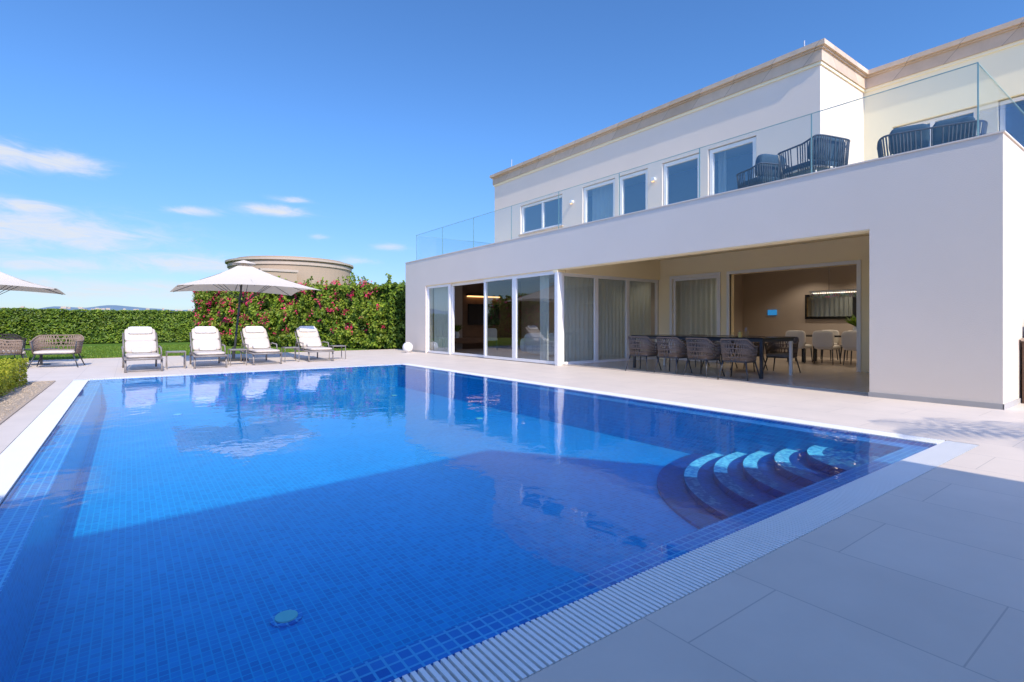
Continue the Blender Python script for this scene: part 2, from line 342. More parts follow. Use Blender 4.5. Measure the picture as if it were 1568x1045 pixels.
# upper storey
b=B()
ups=[(12.8,15.08,4.35,5.4),(10.5,11.86,3.5,5.4),(9.3,10.36,3.5,5.4),(7.66,8.82,3.5,5.4),(6.22,7.45,3.5,5.4)]
wallx(b,11.5,11.75,4.86,16.75,3.5,6.5,ups,M_plaster)
b.box(11.75,14.0,4.86,5.1,3.5,6.5,M_plaster); b.box(11.75,22,16.5,16.75,3.5,6.5,M_plaster); b.box(21.75,22,-3,16.5,3.5,6.5,M_plaster)
wallx(b,13.74,14,-3,4.86,3.5,6.5,[(2.84,4.3,3.5,5.5),(.6,2.55,3.5,5.5)],M_ret)
b.box(14,21.75,-3,-2.75,3.5,6.5,M_plaster)
b.done('upper_walls',villa)
def foot(o): return [(11.5-o,16.75+o),(11.5-o,4.86-o),(13.74-o,4.86-o),(13.74-o,-3-o),(22+o,-3-o),(22+o,16.75+o)]
b=B(); b.prism(foot(.03),6.46,6.52,M_ret); b.prism(foot(.055),6.521,6.76,M_stone); b.prism(foot(.09),6.761,6.80,M_stone); b.prism(foot(.14),6.801,6.9,M_stone); b.done('roof_cornice',villa)
b=B(); b.tube([(12.0,5.4,6.9),(12.0,5.4,7.35)],.012,M_alu); b.tube([(12.0,16.3,6.9),(12.0,16.3,7.5)],.012,M_alu); b.done('lightning_rods',villa)
def winx(b,x,y0,y1,z0,z1,mull=(),fw=.06,ft=.07,mat=M_white,skip=(),gl=None):
    b.box(x,x+ft,y0,y0+fw,z0,z1,mat); b.box(x,x+ft,y1-fw,y1,z0,z1,mat)
    b.box(x,x+ft,y0+fw,y1-fw,z1-fw,z1,mat); b.box(x,x+ft,y0+fw,y1-fw,z0,z0+fw*.8,mat)
    for m in mull: b.box(x,x+ft,m-fw*.6,m+fw*.6,z0+fw*.8,z1-fw,mat)
    E=[y0]+list(mull)+[y1]
    for k in range(len(E)-1):
        if k in skip: continue
        X=x+ft*.5; b.add([(X,E[k]+.04,z0+.04),(X,E[k+1]-.04,z0+.04),(X,E[k+1]-.04,z1-.05),(X,E[k]+.04,z1-.05)],[(0,3,2,1)],gl or M_glass)
def winy(b,y,x0,x1,z0,z1,mull=(),fw=.06,ft=.07,mat=M_white):
    b.box(x0,x0+fw,y,y+ft,z0,z1,mat); b.box(x1-fw,x1,y,y+ft,z0,z1,mat)
    b.box(x0+fw,x1-fw,y,y+ft,z1-fw,z1,mat); b.box(x0+fw,x1-fw,y,y+ft,z0,z0+fw*.8,mat)
    for m in mull: b.box(m-fw*.8,m+fw*.8,y,y+ft,z0+fw*.8,z1-fw,mat)
    E=[x0]+list(mull)+[x1]
    for k in range(len(E)-1):
        Y=y+ft*.5; b.add([(E[k]+.04,Y,z0+.04),(E[k+1]-.04,Y,z0+.04),(E[k+1]-.04,Y,z1-.05),(E[k]+.04,Y,z1-.05)],[(0,1,2,3)],M_glass)
b=B()
winx(b,9.06,10.30,12.2,.02,2.512,(),.10); winx(b,9.06,12.2,13.8,.02,2.512,(),.09)
winx(b,9.14,13.8,16.0,.02,2.512,(),.09,skip=(0,)); winx(b,9.06,16.0,17.7,.02,2.512,(),.09)
b.box(9.0,9.16,10.2,10.30,0.004,2.45,M_white)
winy(b,10.26,9.2,13.19,.02,2.45,(10.5,11.8),.08)
winx(b,13.24,8.23,9.74,.02,2.45,(),.07)
b.box(13.16,13.26,4.72,4.80,0.004,2.53,M_white); b.box(13.16,13.26,7.88,7.96,0.004,2.53,M_white); b.box(13.16,13.26,4.80,7.88,2.45,2.53,M_white)
b.box(13.16,13.199,8.15,8.23,0.004,2.53,M_white); b.box(13.16,13.199,9.74,9.82,0.004,2.53,M_white); b.box(13.16,13.199,8.23,9.74,2.45,2.53,M_white)
winx(b,11.56,12.82,15.06,4.37,5.38,(13.9,),.07,gl=M_glassup)
b.box(11.44,11.56,12.75,15.13,4.30,4.348,M_stone)
for y0,y1 in [(10.52,11.84),(9.32,10.34),(7.68,8.80),(6.24,7.43)]: winx(b,11.54,y0,y1,3.52,5.38,(),.085,.09,gl=M_glassup)
winx(b,13.82,2.86,4.28,3.52,5.48,(3.6,),.07,gl=M_glassup); winx(b,13.82,.62,2.53,3.52,5.48,(),.07,gl=M_glassup)
b.done('windows_and_sliding_doors',villa)
b=B()
for y in (12.3,9.06):
    b.tube([(11.499,y,5.02),(11.40,y,5.02)],.055,M_lamp,16); b.box(11.4,11.44,y-.03,y+.03,4.94,4.965,M_warm)
b.done('wall_lights',villa)
def curtain(b,p0,p1,z0,z1,amp=.045,wl=.16):
    p0=Vector(p0);p1=Vector(p1); L=(p1-p0).length; n=int(L/.02); t=(p1-p0).normalized(); nn=Vector((-t.y,t.x))
    vs=[]
    for k in range(n+1):
        s=L*k/n; a=math.sin(s*2*math.pi/wl+1.3*math.sin(s*3))*amp
        p=p0+t*s+nn*a; vs+=[(p.x,p.y,z0),(p.x,p.y,z1)]
    b.add(vs,[(2*k,2*k+2,2*k+3,2*k+1) for k in range(n)],M_curt)
b=B()
curtain(b,(9.45,10.50),(13.1,10.50),.04,3.0); curtain(b,(13.5,8.1),(13.5,9.85),.04,2.9)
curtain(b,(9.3,10.9),(9.3,11.25),.04,3.0); curtain(b,(9.32,16.2),(9.32,17.6),.04,3.0)
curtain(b,(11.85,10.55),(11.85,11.8),3.52,5.9); curtain(b,(11.85,12.9),(11.85,13.3),3.52,5.9); curtain(b,(11.9,7.2),(11.9,7.42),3.52,5.9)
b.done('curtains',villa)
# glass railing
rail=B()
ys=[1.93+2.15*k for k in range(9)]; ys[-1]=19.14
for a,c in zip(ys[:-1],ys[1:]):
    rail.box(9.32,9.334,a+.012,c-.012,PAR-.02,4.66,M_rail)
for a,c in [(9.35,11.2),(11.22,13.7)]:
    rail.box(a,c,1.93,1.944,PAR-.02,4.66,M_rail)
for a,c in [(9.35,11.4),(11.42,14)]:
    rail.box(a,c,19.14,19.154,PAR-.02,4.66,M_rail)
rail.box(9.32,9.334,1.925,19.16,4.661,4.671,M_edge); rail.box(9.34,13.7,1.93,1.944,4.661,4.671,M_edge); rail.box(9.34,14,19.14,19.154,4.661,4.671,M_edge)
for y in ys: rail.box(9.321,9.333,y-.009,y+.009,PAR+.02,4.66,M_edge)
rail.done('glass_railing',villa)
# ------------------------------------------------------------------ interior things
b=B(); b.box(17.93,17.99,6.55,8.05,1.25,2.05,M_black); b.box(17.88,17.928,6.63,7.97,1.33,1.97,glassmat('mirror_glass',(.1,.1,.1),.7,1)); b.done('wall_mirror')
b=B(); b.box(17.95,17.99,9.0,9.3,1.4,1.58,M_screen); b.done('wall_tablet')
def indoor_chair(name,loc,rot):
    b=B(); b.rbox(-.25,.25,-.25,.25,.40,.52,.04,M_light); b.rbox(-.30,-.20,-.26,.26,.45,.90,.04,M_light)
    for sx in(-.2,.2):
        for sy in(-.2,.2): b.tube([(sx,sy,.42),(sx*1.15,sy*1.15,.02)],[.02,.012],M_dark)
    return b.done(name,None,loc,rot,smooth=True)
b=B(); b.box(15.1,16.2,4.2,7.2,.74,.78,M_black)
for x in(15.3,16.0):
    for y in(4.5,6.9): b.box(x-.04,x+.04,y-.04,y+.04,.02,.74,M_black)
b.done('indoor_dining_table')
c0=None
for i,(x,y,r) in enumerate([(14.85,y,0) for y in(4.7,5.4,6.1,6.8)]+[(16.45,y,math.pi) for y in(4.7,5.4,6.1,6.8)]):
    if c0 is None: c0=indoor_chair('indoor_dining_chair',(x,y,0.02),r)
    else: inst(c0,'indoor_dining_chair',(x,y,0.02),r)
b=B()
M_crys=glassmat('crystal',(.8,.8,.8),.25,1)
for k in range(40):
    y=4.5+k*.06; b.box(15.60,15.63,y,y+.03,1.84,2.0,M_crys); b.box(15.72,15.75,y,y+.03,1.82,2.0,M_crys)
b.box(15.58,15.78,4.45,6.9,2.0,2.03,M_alu); b.tube([(15.68,5,2.03),(15.68,5,3.03)],.006,M_dark); b.tube([(15.68,6.4,2.03),(15.68,6.4,3.03)],.006,M_dark)
b.box(15.66,15.69,4.6,6.8,1.95,1.97,M_fill)
b.done('crystal_chandelier')
def plant(name,loc,s=1):
    b=B(); b.tube([(0,0,0),(0,0,.08*s),(0,0,.2*s)],[.05*s,.08*s,.05*s],M_lamp,12)
    for k in range(40):
        a=random.random()*6.28; l=random.uniform(.12,.28)*s; h=random.uniform(.1,.3)*s
        p=Vector((0,0,.2*s)); q=p+Vector((math.cos(a)*l,math.sin(a)*l,h)); t=Vector((-math.sin(a),math.cos(a),0))*.035*s; m=(p+q)/2+Vector((0,0,.03))
        b.add([p,m+t,q,m-t],[(0,1,2,3)],M_leaf)
    return b.done(name,None,loc)
plant('table_plant',(15.6,5.7,.78),1.2)
b=B(); b.box(10.6,13.6,18.65,19.07,.28,.50,M_wood); b.box(11.6,13.4,18.8,19.07,2.30,2.36,M_black); b.box(11.65,13.3,18.95,19.06,2.25,2.295,M_warm); b.box(11.7,13.3,18.98,19.07,1.05,1.95,M_black)
b.done('media_shelf')
b=B(); b.rbox(11.0,12.0,11.8,14.3,.05,.42,.1,M_light); b.rbox(11.0,11.3,11.8,14.3,.3,.8,.1,M_light); b.rbox(11.0,12.0,11.6,11.9,.1,.62,.1,M_light); b.rbox(11.0,12.0,14.2,14.5,.1,.62,.1,M_light); b.done('sofa',smooth=True)
plant('vase_with_branches',(11.05,18.85,.50),1.3)
indoor_chair('lounge_chair',(11.65,17.2,.02),math.radians(-120))
# ------------------------------------------------------------------ woven chairs
def woven(name,loc,rot,a=.28,w=.29,seat=.40,top=.80,arm=.66,rope=M_rope,legm=M_dark,cush=M_seatgrey,back=False,n=34):
    b=B(); e=.62 if not back else .38
    def P(th,z,k=1.0): 
        c,s=math.cos(th),math.sin(th)
        return Vector((a*k*math.copysign(abs(c)**e,c),w*k*math.copysign(abs(s)**e,s),z))
    t0,t1=math.radians(52),math.radians(308)
    def zt(th): 
        f=max(0,-math.cos(th)); return arm+(top-arm)*min(1,f*1.4)
    T=[t0+(t1-t0)*i/n for i in range(n+1)]
    b.tube([P(t,zt(t),1.05) for t in T],.016,rope,6)
    b.tube([P(2*math.pi*i/28,seat-.03,.92) for i in range(28)],.018,legm,6,closed=True)
    if not back:
        for i in range(n+1):
            for dl in(-1.5,1.5):
                th=T[i]; t2=min(t1,max(t0,th+dl*(t1-t0)/n))
                b.tube([P(th,seat-.04,.93),P(t2,zt(t2),1.05)],.0095,rope,4)
        for z_ in (.2,.4,.6,.8):
            b.tube([P(t,(seat-.04)*(1-z_)+zt(t)*z_,.93+.12*z_) for t in T],.011,rope,4)
    else:
        pl=[P(t0+(t1-t0)*i/300,0,1) for i in range(301)]; acc=0; last=-1
        for i in range(1,301):
            acc+=(pl[i]-pl[i-1]).length
            if acc-last>.042:
                last=acc; th=t0+(t1-t0)*i/300; b.tube([P(th,seat-.10,.97),P(th,zt(th),1.05)],.012,rope,4)
    b.rbox(-a*.88,a*.95,-w*.86,w*.86,seat-.04,seat+.05 if not back else seat+.12,.03,cush)
    if back:
        Mx=Matrix.Translation((-a*.62,0,seat+.32))@Matrix.Rotation(math.radians(-12),4,'Y')
        for (u0,u1) in ([(-.84,-.02),(.02,.84)] if w>.55 else [(-.84,.84)]):
            b.rbox(-.09,.09,w*u0,w*u1,-.22,.22,.05,cush,Mx)
    for sx in(-1,1):
        for sy in(-1,1): b.tube([(sx*a*.75,sy*w*.75,seat-.03),(sx*a*1.05,sy*w*1.0,0)],[.018,.011],legm,6)
    for t in(t0,t1): b.tube([P(t,seat-.04,.93),P(t,zt(t),1.05)],.014,legm,6)
    return b.done(name,None,loc,rot,smooth=True)
ch=woven('woven_patio_chair',(9.62,5.55,0),.12,rope=M_rope2)
for (y,r,dx) in [(6.33,-.06,0),(7.1,.05,.02),(7.9,.1,.0)]: inst(ch,'woven_patio_chair',(9.62+dx,y,0),r)
for (y,r) in [(5.7,math.pi+.1),(6.45,math.pi),(7.2,math.pi-.08),(7.95,math.pi)]: inst(ch,'woven_patio_chair',(11.6,y,0),r)
b=B(); b.box(9.95,11.25,5.25,8.55,.795,.82,M_black); b.box(9.97,11.23,5.27,8.53,.74,.794,M_dark)
for x in(9.98,11.17):
    for y in(5.28,8.47): b.box(x,x+.055,y,y+.055,0,.74,M_dark if x<10.5 else M_white)
b.done('patio_dining_table',bevel=.003)
b=B()
for (x,y,h,r) in [(10.5,5.9,.2,.05),(10.6,6.1,.14,.04),(10.4,6.15,.1,.045)]:
    b.tube([(x,y,.82),(x,y,.82+h*.6),(x,y,.82+h)],[r,r,r*.5],M_rail,14)
b.tube([(10.45,6.0,.82),(10.45,6.0,.92)],.04,pmat('amber',(.7,.45,.1),.3),12)
b.done('table_glassware')
woven('woven_armchair',(-1.47,17.45,0),math.radians(-97),a=.36,w=.48,seat=.38,top=.80,arm=.66,n=46,cush=M_cushion)
woven('woven_armchair.001',(-2.42,17.7,0),math.radians(10),a=.34,w=.36,seat=.38,top=.80,arm=.68,cush=M_cushion)
woven('woven_armchair.002',(-2.75,19.9,0),math.radians(-60),a=.34,w=.36,seat=.38,top=.80,arm=.68,cush=M_cushion)
b=B(); b.tube([(0,0,.0),(0,0,.4)],.03,M_dark,10); b.prism([(.35*math.cos(k*.2618),.35*math.sin(k*.2618)) for k in range(24)],.40,.43,M_dark); b.prism([(.2*math.cos(k*.2618),.2*math.sin(k*.2618)) for k in range(24)],0,.02,M_dark); b.done('coffee_table',None,(-1.9,18.7,0))
woven('terrace_armchair',(10.0,4.35,3.5),math.radians(75),a=.42,w=.45,seat=.36,top=.84,arm=.74,rope=M_ropedark,legm=M_light,cush=M_navy,back=True,n=30)
woven('terrace_side_chair',(10.1,5.35,3.5),math.radians(70),a=.34,w=.36,seat=.34,top=.66,arm=.6,rope=M_ropedark,cush=M_navy,n=30,back=True)
woven('terrace_sofa',(10.75,2.85,3.5),math.radians(20),a=.40,w=.66,seat=.34,top=.74,arm=.70,rope=M_ropedark,legm=M_light,cush=M_navy,back=True,n=40)
# ------------------------------------------------------------------ loungers
def lounger(name,loc,rot):
    b=B(); W=.34; F=M_taupe
    for s in(-1,1):
        b.tube([(s*W,0,.30),(s*W,1.25,.30)],.024,F,8)
        b.tube([(s*W,.12,.30),(s*W,.06,0)],.022,F,8); b.tube([(s*W,1.75,.30),(s*W,1.78,0)],.022,F,8); b.tube([(s*W,1.25,.30),(s*W,1.9,.30)],.024,F,8)
        b.tube([(s*W,1.2,.32),(s*W,1.8,.86)],.02,F,8)
        b.tube([(s*(W+.03),.62,.30),(s*(W+.03),.66,.52),(s*(W+.03),1.2,.54),(s*(W+.03),1.42,.50)],.018,F,8)
    b.tube([(-W,0,.30),(W,0,.30)],.024,F,8); b.tube([(-W,.06,.04),(W,.06,.04)],.015,F,8); b.tube([(-W,1.9,.30),(W,1.9,.30)],.02,F,8)
    b.tube([(-W,1.55,.62),(-W,1.75,.30)],.012,F,6); b.tube([(W,1.55,.62),(W,1.75,.30)],.012,F,6)
    for k in range(9): b.box(-W,W,.08+k*.13,.13+k*.13,.305,.318,F)
    b.rbox(-.32,.32,-.02,.62,.325,.40,.03,M_cushion); b.rbox(-.32,.32,.60,1.24,.325,.40,.03,M_cushion)
    Mx=Matrix.Translation((0,1.2,.36))@Matrix.Rotation(math.radians(42),4,'X')
    b.rbox(-.32,.32,0,.42,0,.09,.03,M_cushion,Mx); b.rbox(-.32,.32,.40,.86,0,.09,.03,M_cushion,Mx)
    b.rbox(-.25,.25,.60,.84,.08,.16,.03,M_towel,Mx)
    b.rbox(-.20,.20,.80,1.06,.40,.50,.03,M_towel)
    return b.done(name,None,loc,rot,smooth=True)
lg=lounger('sun_lounger',(.27,14.4,0),.03)
for (x,y,r) in [(1.62,14.7,-.03),(3.0,15.1,.02),(4.5,15.4,-.02)]: inst(lg,'sun_lounger',(x,y,0),r)
b=B()
for y in(0,.38):
    b.tube([(-.19,y,.0),(-.19,y,.40),(.19,y,.40),(.19,y,0)],.016,M_taupe,6)
b.box(-.2,.2,-.02,.40,.41,.425,M_taupe)
st=b.done('side_table',None,(.92,15.0,0),0)
for x,y in [(2.32,15.3),(3.75,15.7),(5.2,16.0)]: inst(st,'side_table',(x,y,0),0)
# ------------------------------------------------------------------ umbrellas
def umbrella(name,c,pole,half=1.78,hem=2.08,top=2.95):
    b=B(); n=12; seg=[]
    cs=[(-1,-1),(1,-1),(1,1),(-1,1)]
    for k in range(4):
        p,q=cs[k],cs[(k+1)%4]
        for i in range(n):
            t=i/n; seg.append((p[0]*(1-t)+q[0]*t,p[1]*(1-t)+q[1]*t,4*t*(1-t)))
    R=10; vs=[(c[0],c[1],top)]
    for j in range(1,R+1):
        f=j/R
        for (x,y,e) in seg:
            edgein=1-.04*e*f
            z=top+(hem-top)*(f**.92)+.09*e*f*f-.05*math.sin(math.pi*f)
            vs.append((c[0]+x*half*f*edgein,c[1]+y*half*f*edgein,z))
    m=len(seg); fs=[(0,1+i,1+(i+1)%m) for i in range(m)]
    for j in range(R-1):
        for i in range(m): fs.append((1+j*m+i,1+(j+1)*m+i,1+(j+1)*m+(i+1)%m,1+j*m+(i+1)%m))
    b.add(vs,fs,M_umb)
    vc=[(c[0],c[1],top+.07)]+[(c[0]+x*.3,c[1]+y*.3,top-.05) for x,y,_ in seg]
    b.add(vc,[(0,1+i,1+(i+1)%m) for i in range(m)],M_umb)
    b.tube([(pole[0],pole[1],0),(pole[0]*.5+c[0]*.5,pole[1]*.5+c[1]*.5,top*.5),(c[0],c[1],top)],.03,M_dark,10)
    for (x,y) in cs+[(0,-1),(1,0),(0,1),(-1,0)]:
        b.tube([(c[0],c[1],top-.08),(c[0]+x*half*.5,c[1]+y*half*.5,(top+hem)/2-.08),(c[0]+x*half*.95,c[1]+y*half*.95,hem+(.07 if x*y==0 else 0))],.009,M_dark,5)
        b.tube([(c[0],c[1],hem-.35),(c[0]+x*half*.5,c[1]+y*half*.5,(top+hem)/2-.09)],.008,M_dark,5)
    b.box(pole[0]-.35,pole[0]+.35,pole[1]-.35,pole[1]+.35,0.002,.07,M_dark); b.tube([(pole[0],pole[1],.07),(pole[0],pole[1],.4)],.04,M_dark,10)
    return b.done(name,None)
umbrella('patio_umbrella',(2.78,17.4),(2.50,17.4))
umbrella('patio_umbrella.001',(-3.15,19.2),(-3.15,19.2),1.6,1.98,2.72)
b=B(); b.sphere((8.55,18.3,.2),.2,M_lamp); b.tube([(8.55,18.3,0),(8.55,18.3,.03)],.1,M_alu,16); b.done('globe_floor_lamp',smooth=True)
b=B(); b.box(9.92,12.2,1.05,1.59,0,.86,M_wood); b.box(9.88,12.25,1.0,1.595,.86,.9,M_stone); b.box(10.1,10.9,1.08,1.55,.9,1.02,M_black)
b.tube([(10.1,1.32,1.05),(10.9,1.32,1.05)],.2,M_black,16); b.box(9.9,9.92,1.1,1.55,.1,.8,M_black); b.box(9.86,9.92,1.2,1.24,.62,.8,M_alu)
b.done('outdoor_grill_kitchen')
# ------------------------------------------------------------------ foliage
def leaves(name,groups,parent=None):
    V=[];F=[];MI=[];mats=[];o=0
    for pts,nrm,size,mat in groups:
        n=len(pts); d=rng.normal(size=(n,3)); 
        if nrm is not None: d=d*.55+nrm
        d/=np.linalg.norm(d,axis=1)[:,None]
        t=rng.normal(size=(n,3)); t-= (t*d).sum(1)[:,None]*d; t/=np.linalg.norm(t,axis=1)[:,None]
        u=np.cross(d,t); s=(size*rng.uniform(.6,1.3,n))[:,None]
        q=np.stack([pts-t*s,pts+u*s*.5+d*s*.15,pts+t*s,pts-u*s*.5+d*s*.15],1).reshape(-1,3)
        V.append(q); idx=np.arange(n*4).reshape(n,4)+o; F.append(idx); o+=n*4; MI.append(np.full(n,len(mats))); mats.append(mat)
    V=np.concatenate(V);F=np.concatenate(F);MI=np.concatenate(MI)
    me=bpy.data.meshes.new(name); me.vertices.add(len(V)); me.vertices.foreach_set('co',V.ravel())
    me.loops.add(F.size); me.loops.foreach_set('vertex_index',F.ravel().astype(np.int32))
    me.polygons.add(len(F)); me.polygons.foreach_set('loop_start',np.arange(0,F.size,4,dtype=np.int32))
    me.polygons.foreach_set('material_index',MI.astype(np.int32))
    for m in mats: me.materials.append(m)
    me.update(calc_edges=True); me.validate()
    ob=bpy.data.objects.new(name,me); COL.objects.link(ob)
    if parent: ob.parent=parent
    return ob
def hedge(name,A,C,thick,height,size,dens,mat,lump=.12,topn=.1,flower=None,fb=(.10,.22,.14)):
    A=np.array(A,float);C=np.array(C,float);L=np.linalg.norm(C-A); t=(C-A)/L; nn=np.array([t[1],-t[0]])
    e=empty(name)
    def H(s): return height+topn*(noise.noise(Vector((s*.8,3.1,0)))*1.6+noise.noise(Vector((s*2.7,1.1,0))))
    def F(s,z): return lump*(noise.noise(Vector((s*1.1,z*1.1,5)))*1.5+noise.noise(Vector((s*3.5,z*3.5,2))))
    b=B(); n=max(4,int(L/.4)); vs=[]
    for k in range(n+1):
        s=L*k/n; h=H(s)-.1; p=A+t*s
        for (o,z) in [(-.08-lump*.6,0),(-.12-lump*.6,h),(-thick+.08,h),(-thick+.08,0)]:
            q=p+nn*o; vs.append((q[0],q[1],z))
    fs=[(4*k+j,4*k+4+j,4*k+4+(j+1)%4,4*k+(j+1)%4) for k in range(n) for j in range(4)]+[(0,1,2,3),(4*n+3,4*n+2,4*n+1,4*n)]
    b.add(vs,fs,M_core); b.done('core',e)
    pts=[];nr=[]
    def put(s,o,z,n2,nz): 
        q=A+t*s+nn*o; pts.append((q[0],q[1],z)); v=nn*n2; nr.append((v[0],v[1],nz))
    for _ in range(int(L*height*dens)):
        s=random.uniform(0,L); z=random.uniform(0.02,1)*H(s); put(s,F(s,z)-random.uniform(0,.10+lump*.5),z,1,.45)
    for _ in range(int(L*thick*dens*.6)):
        s=random.uniform(0,L); o=-random.uniform(0,thick); put(s,o,H(s)+F(s,o)*.6-random.uniform(0,.08),.2,1)
    for s0,sg in((0,-1),(L,1)):
        for _ in range(int(thick*height*dens)):
            z=random.uniform(.02,1)*H(s0); o=-random.uniform(0,thick); q=A+t*(s0+sg*(F(o+9,z)-.03))+nn*o; pts.append((q[0],q[1],z)); v=t*sg; nr.append((v[0],v[1],.2))
    if flower:
        for _ in range(int(L*8)):
            s=random.uniform(0,L); h=random.uniform(.1,.6); o=-random.uniform(0,thick); lean=random.uniform(-.4,.4)
            for k in range(int(h*60)):
                f=random.random(); put(s+lean*f*h+random.gauss(0,.03),o+random.gauss(0,.03),H(s)+f*h,.5,.6)
        for _ in range(int(L*9)):
            s=random.uniform(0,L); z0=random.uniform(.3,1)*H(s); ln=random.uniform(.15,.45)
            for k in range(int(ln*60)):
                f=random.random(); put(s+random.gauss(0,.03)+f*.1,F(s,z0)+f*ln,z0+.3*f-.5*f*f+random.gauss(0,.03),.8,.6)
    pts=np.array(pts);nr=np.array(nr); groups=[(pts,nr,size,mat)]
    if flower:
        fp=[];fn=[]; tries=0
        while len(fp)<flower and tries<90000:
            tries+=1
            s=random.uniform(0,L)
            if random.random()<.7: z=random.uniform(.1,1.08)**.75*H(s); o=F(s,z)+.05; nv=(nn[0],nn[1],.4)
            else: o=-random.uniform(0,thick); z=H(s)+random.uniform(0,.25); nv=(nn[0]*.5,nn[1]*.5,1)
            bias=fb[0]+fb[1]*(s/L)-fb[2]*(z/height)
            if noise.noise(Vector((s*2.2,z*2.6,9)))+.5*noise.noise(Vector((s*6,z*6,4)))<bias: continue
            for _ in range(random.randint(3,8)):
                q=A+t*(s+random.gauss(0,.05))+nn*(o+random.gauss(0,.03)); fp.append((q[0],q[1],z+random.gauss(0,.05))); fn.append(nv)
        groups.append((np.array(fp),np.array(fn),size*.75,M_flower))
    leaves('foliage',groups,e); return e
hedge('clipped_hedge',(-22,37.2),(4.5,37.2),1.2,1.88,.07,330,M_leaf,lump=.07,topn=.05)
hedge('bougainvillea_hedge',(2.75,31.2),(9.0,21.3),1.5,2.75,.07,750,M_bleaf,lump=.30,topn=.18,flower=3300,fb=(.08,.40,.26))
hedge('laurel_hedge',(8.95,20.9),(15,20.6),1.2,2.8,.07,300,M_leaf,lump=.15,topn=.12)
hedge('bougainvillea_hedge.001',(-6.6,13.5),(-6.6,36.6),1.2,3.0,.11,180,M_bleaf,lump=.25,topn=.18,flower=2600,fb=(.2,0,.1))
hedge('boxwood_hedge',(-1.50,8.2),(-1.50,12.9),.95,.46,.02,3000,M_box,lump=.06,topn=.03)
n=26000; gp=np.column_stack([rng.uniform(-9,8.5,n),rng.uniform(21.0,33,n)]); a=rng.uniform(0,6.28,n); h=rng.uniform(.03,.07,n); w=.012
V=np.zeros((n,3,3)); V[:,0]=np.column_stack([gp[:,0]-w*np.cos(a),gp[:,1]-w*np.sin(a),np.full(n,-.03)]); V[:,1]=np.column_stack([gp[:,0]+w*np.cos(a),gp[:,1]+w*np.sin(a),np.full(n,-.03)])
V[:,2]=np.column_stack([gp[:,0]+rng.normal(0,.02,n),gp[:,1]+rng.normal(0,.02,n),h-.03])
me=bpy.data.meshes.new('lawn'); me.from_pydata(V.reshape(-1,3).tolist(),[],np.arange(n*3).reshape(n,3).tolist()); me.materials.append(leafmat('grass_blade',[(.12,.20,.02),(.22,.31,.035)],.3)); COL.objects.link(bpy.data.objects.new('lawn_grass',me))
# ------------------------------------------------------------------ neighbour villa
ne=empty('neighbour_villa')
b=B(); c=(12.9,54.0)
def circ(r,n=64): return [(c[0]+r*math.cos(2*math.pi*k/n),c[1]+r*math.sin(2*math.pi*k/n)) for k in range(n)]
b.prism(circ(5.5),0,6.35,M_neigh); b.prism(circ(5.62),6.35,6.6,M_neigh2); b.prism(circ(5.55),6.6,6.75,M_neigh); b.prism(circ(5.8),6.75,6.92,M_neigh2); b.prism(circ(5.0),6.921,7.15,M_neigh)
b.box(8.8,11.6,46.9,49.6,0,5.5,M_neigh); b.box(8.7,11.7,46.8,49.7,5.5,5.7,M_neigh2)
b.box(18,24,56,64,0,4.6,M_neigh); b.box(17.9,24.1,55.9,64.1,4.6,4.8,M_neigh2)
b.done('walls',ne)
b=B(); vs=[];n=160
for k in range(n+1):
    az=math.radians(-30+80*k/n); R=2600
    h=max(12,34+26*noise.noise(Vector((k*.06,0,0)))+12*noise.noise(Vector((k*.25,2,0))))
    for (rr,zz) in((R-900,-5),(R-300,h*.55),(R,h+26),(R+500,-5)): vs.append((math.sin(az)*rr,math.cos(az)*rr,zz))
b.add(vs,[(4*k+j,4*k+4+j,4*k+5+j,4*k+1+j) for k in range(n) for j in range(3)],M_hill); b.done('distant_hills',smooth=True)
b=B()
for k in range(45):
    az=math.radians(random.uniform(-9,8)); R=random.uniform(2250,2290); z=random.uniform(44,52); w=random.uniform(5,12)
    x,y=math.sin(az)*R,math.cos(az)*R; b.box(x,x+w,y,y+8,z,z+random.uniform(4,7),M_neigh2)
b.done('distant_town')
# ------------------------------------------------------------------ building behind the viewer (casts the big pool shadow)
gh=empty('guest_house')
b=B(); prof=[(-14,0),(4.35,0),(4.35,3.95),(4.1,5.2),(2.6,6.8),(-1.5,6.45),(-14,6.2)]
n=len(prof); b.add([(x,-3,z) for x,z in prof]+[(x,-9,z) for x,z in prof],[tuple(range(n)),tuple(range(n,2*n))[::-1]]+[(i,n+i,n+(i+1)%n,(i+1)%n) for i in range(n)],M_plaster)
b.done('walls',gh)
b=B()
for x in(-10,-6,-2,1.6): b.box(x,x+1.6,-2.99,-2.95,.1,2.4,M_white); b.box(x+.08,x+1.52,-2.949,-2.94,.2,2.3,M_black)
b.done('windows',gh)
pm=empty('palm_tree'); b=B(); base=Vector((6.3,-4.9,0)); topz=4.9
b.tube([base+Vector((.05*math.sin(k),0,topz*k/8)) for k in range(9)],[.2,.17,.15,.14,.14,.13,.13,.13,.15],M_trunk,10); b.done('trunk',pm,smooth=True)
b=B()
for k in range(16):
    a=k*2.4; el=random.uniform(-.1,1.0); L=1.6; prev=base+Vector((0,0,topz)); d=Vector((math.cos(a)*math.cos(el),math.sin(a)*math.cos(el),math.sin(el)))
    pts=[prev]
    for i in range(14):
        prev=prev+d*(L/14); d=(d+Vector((0,0,-.11))).normalized(); pts.append(prev)
        sd=d.cross(Vector((0,0,1))).normalized()
        for s in(-1,1):
            tip=prev+sd*s*.42*math.sin(math.pi*(i+2)/17)+d*.18-Vector((0,0,.1)); b.add([prev-d*.02,prev+d*.03,tip],[(0,1,2)],M_palm)
    b.tube(pts,.012,M_palm,4)
b.done('fronds',pm)
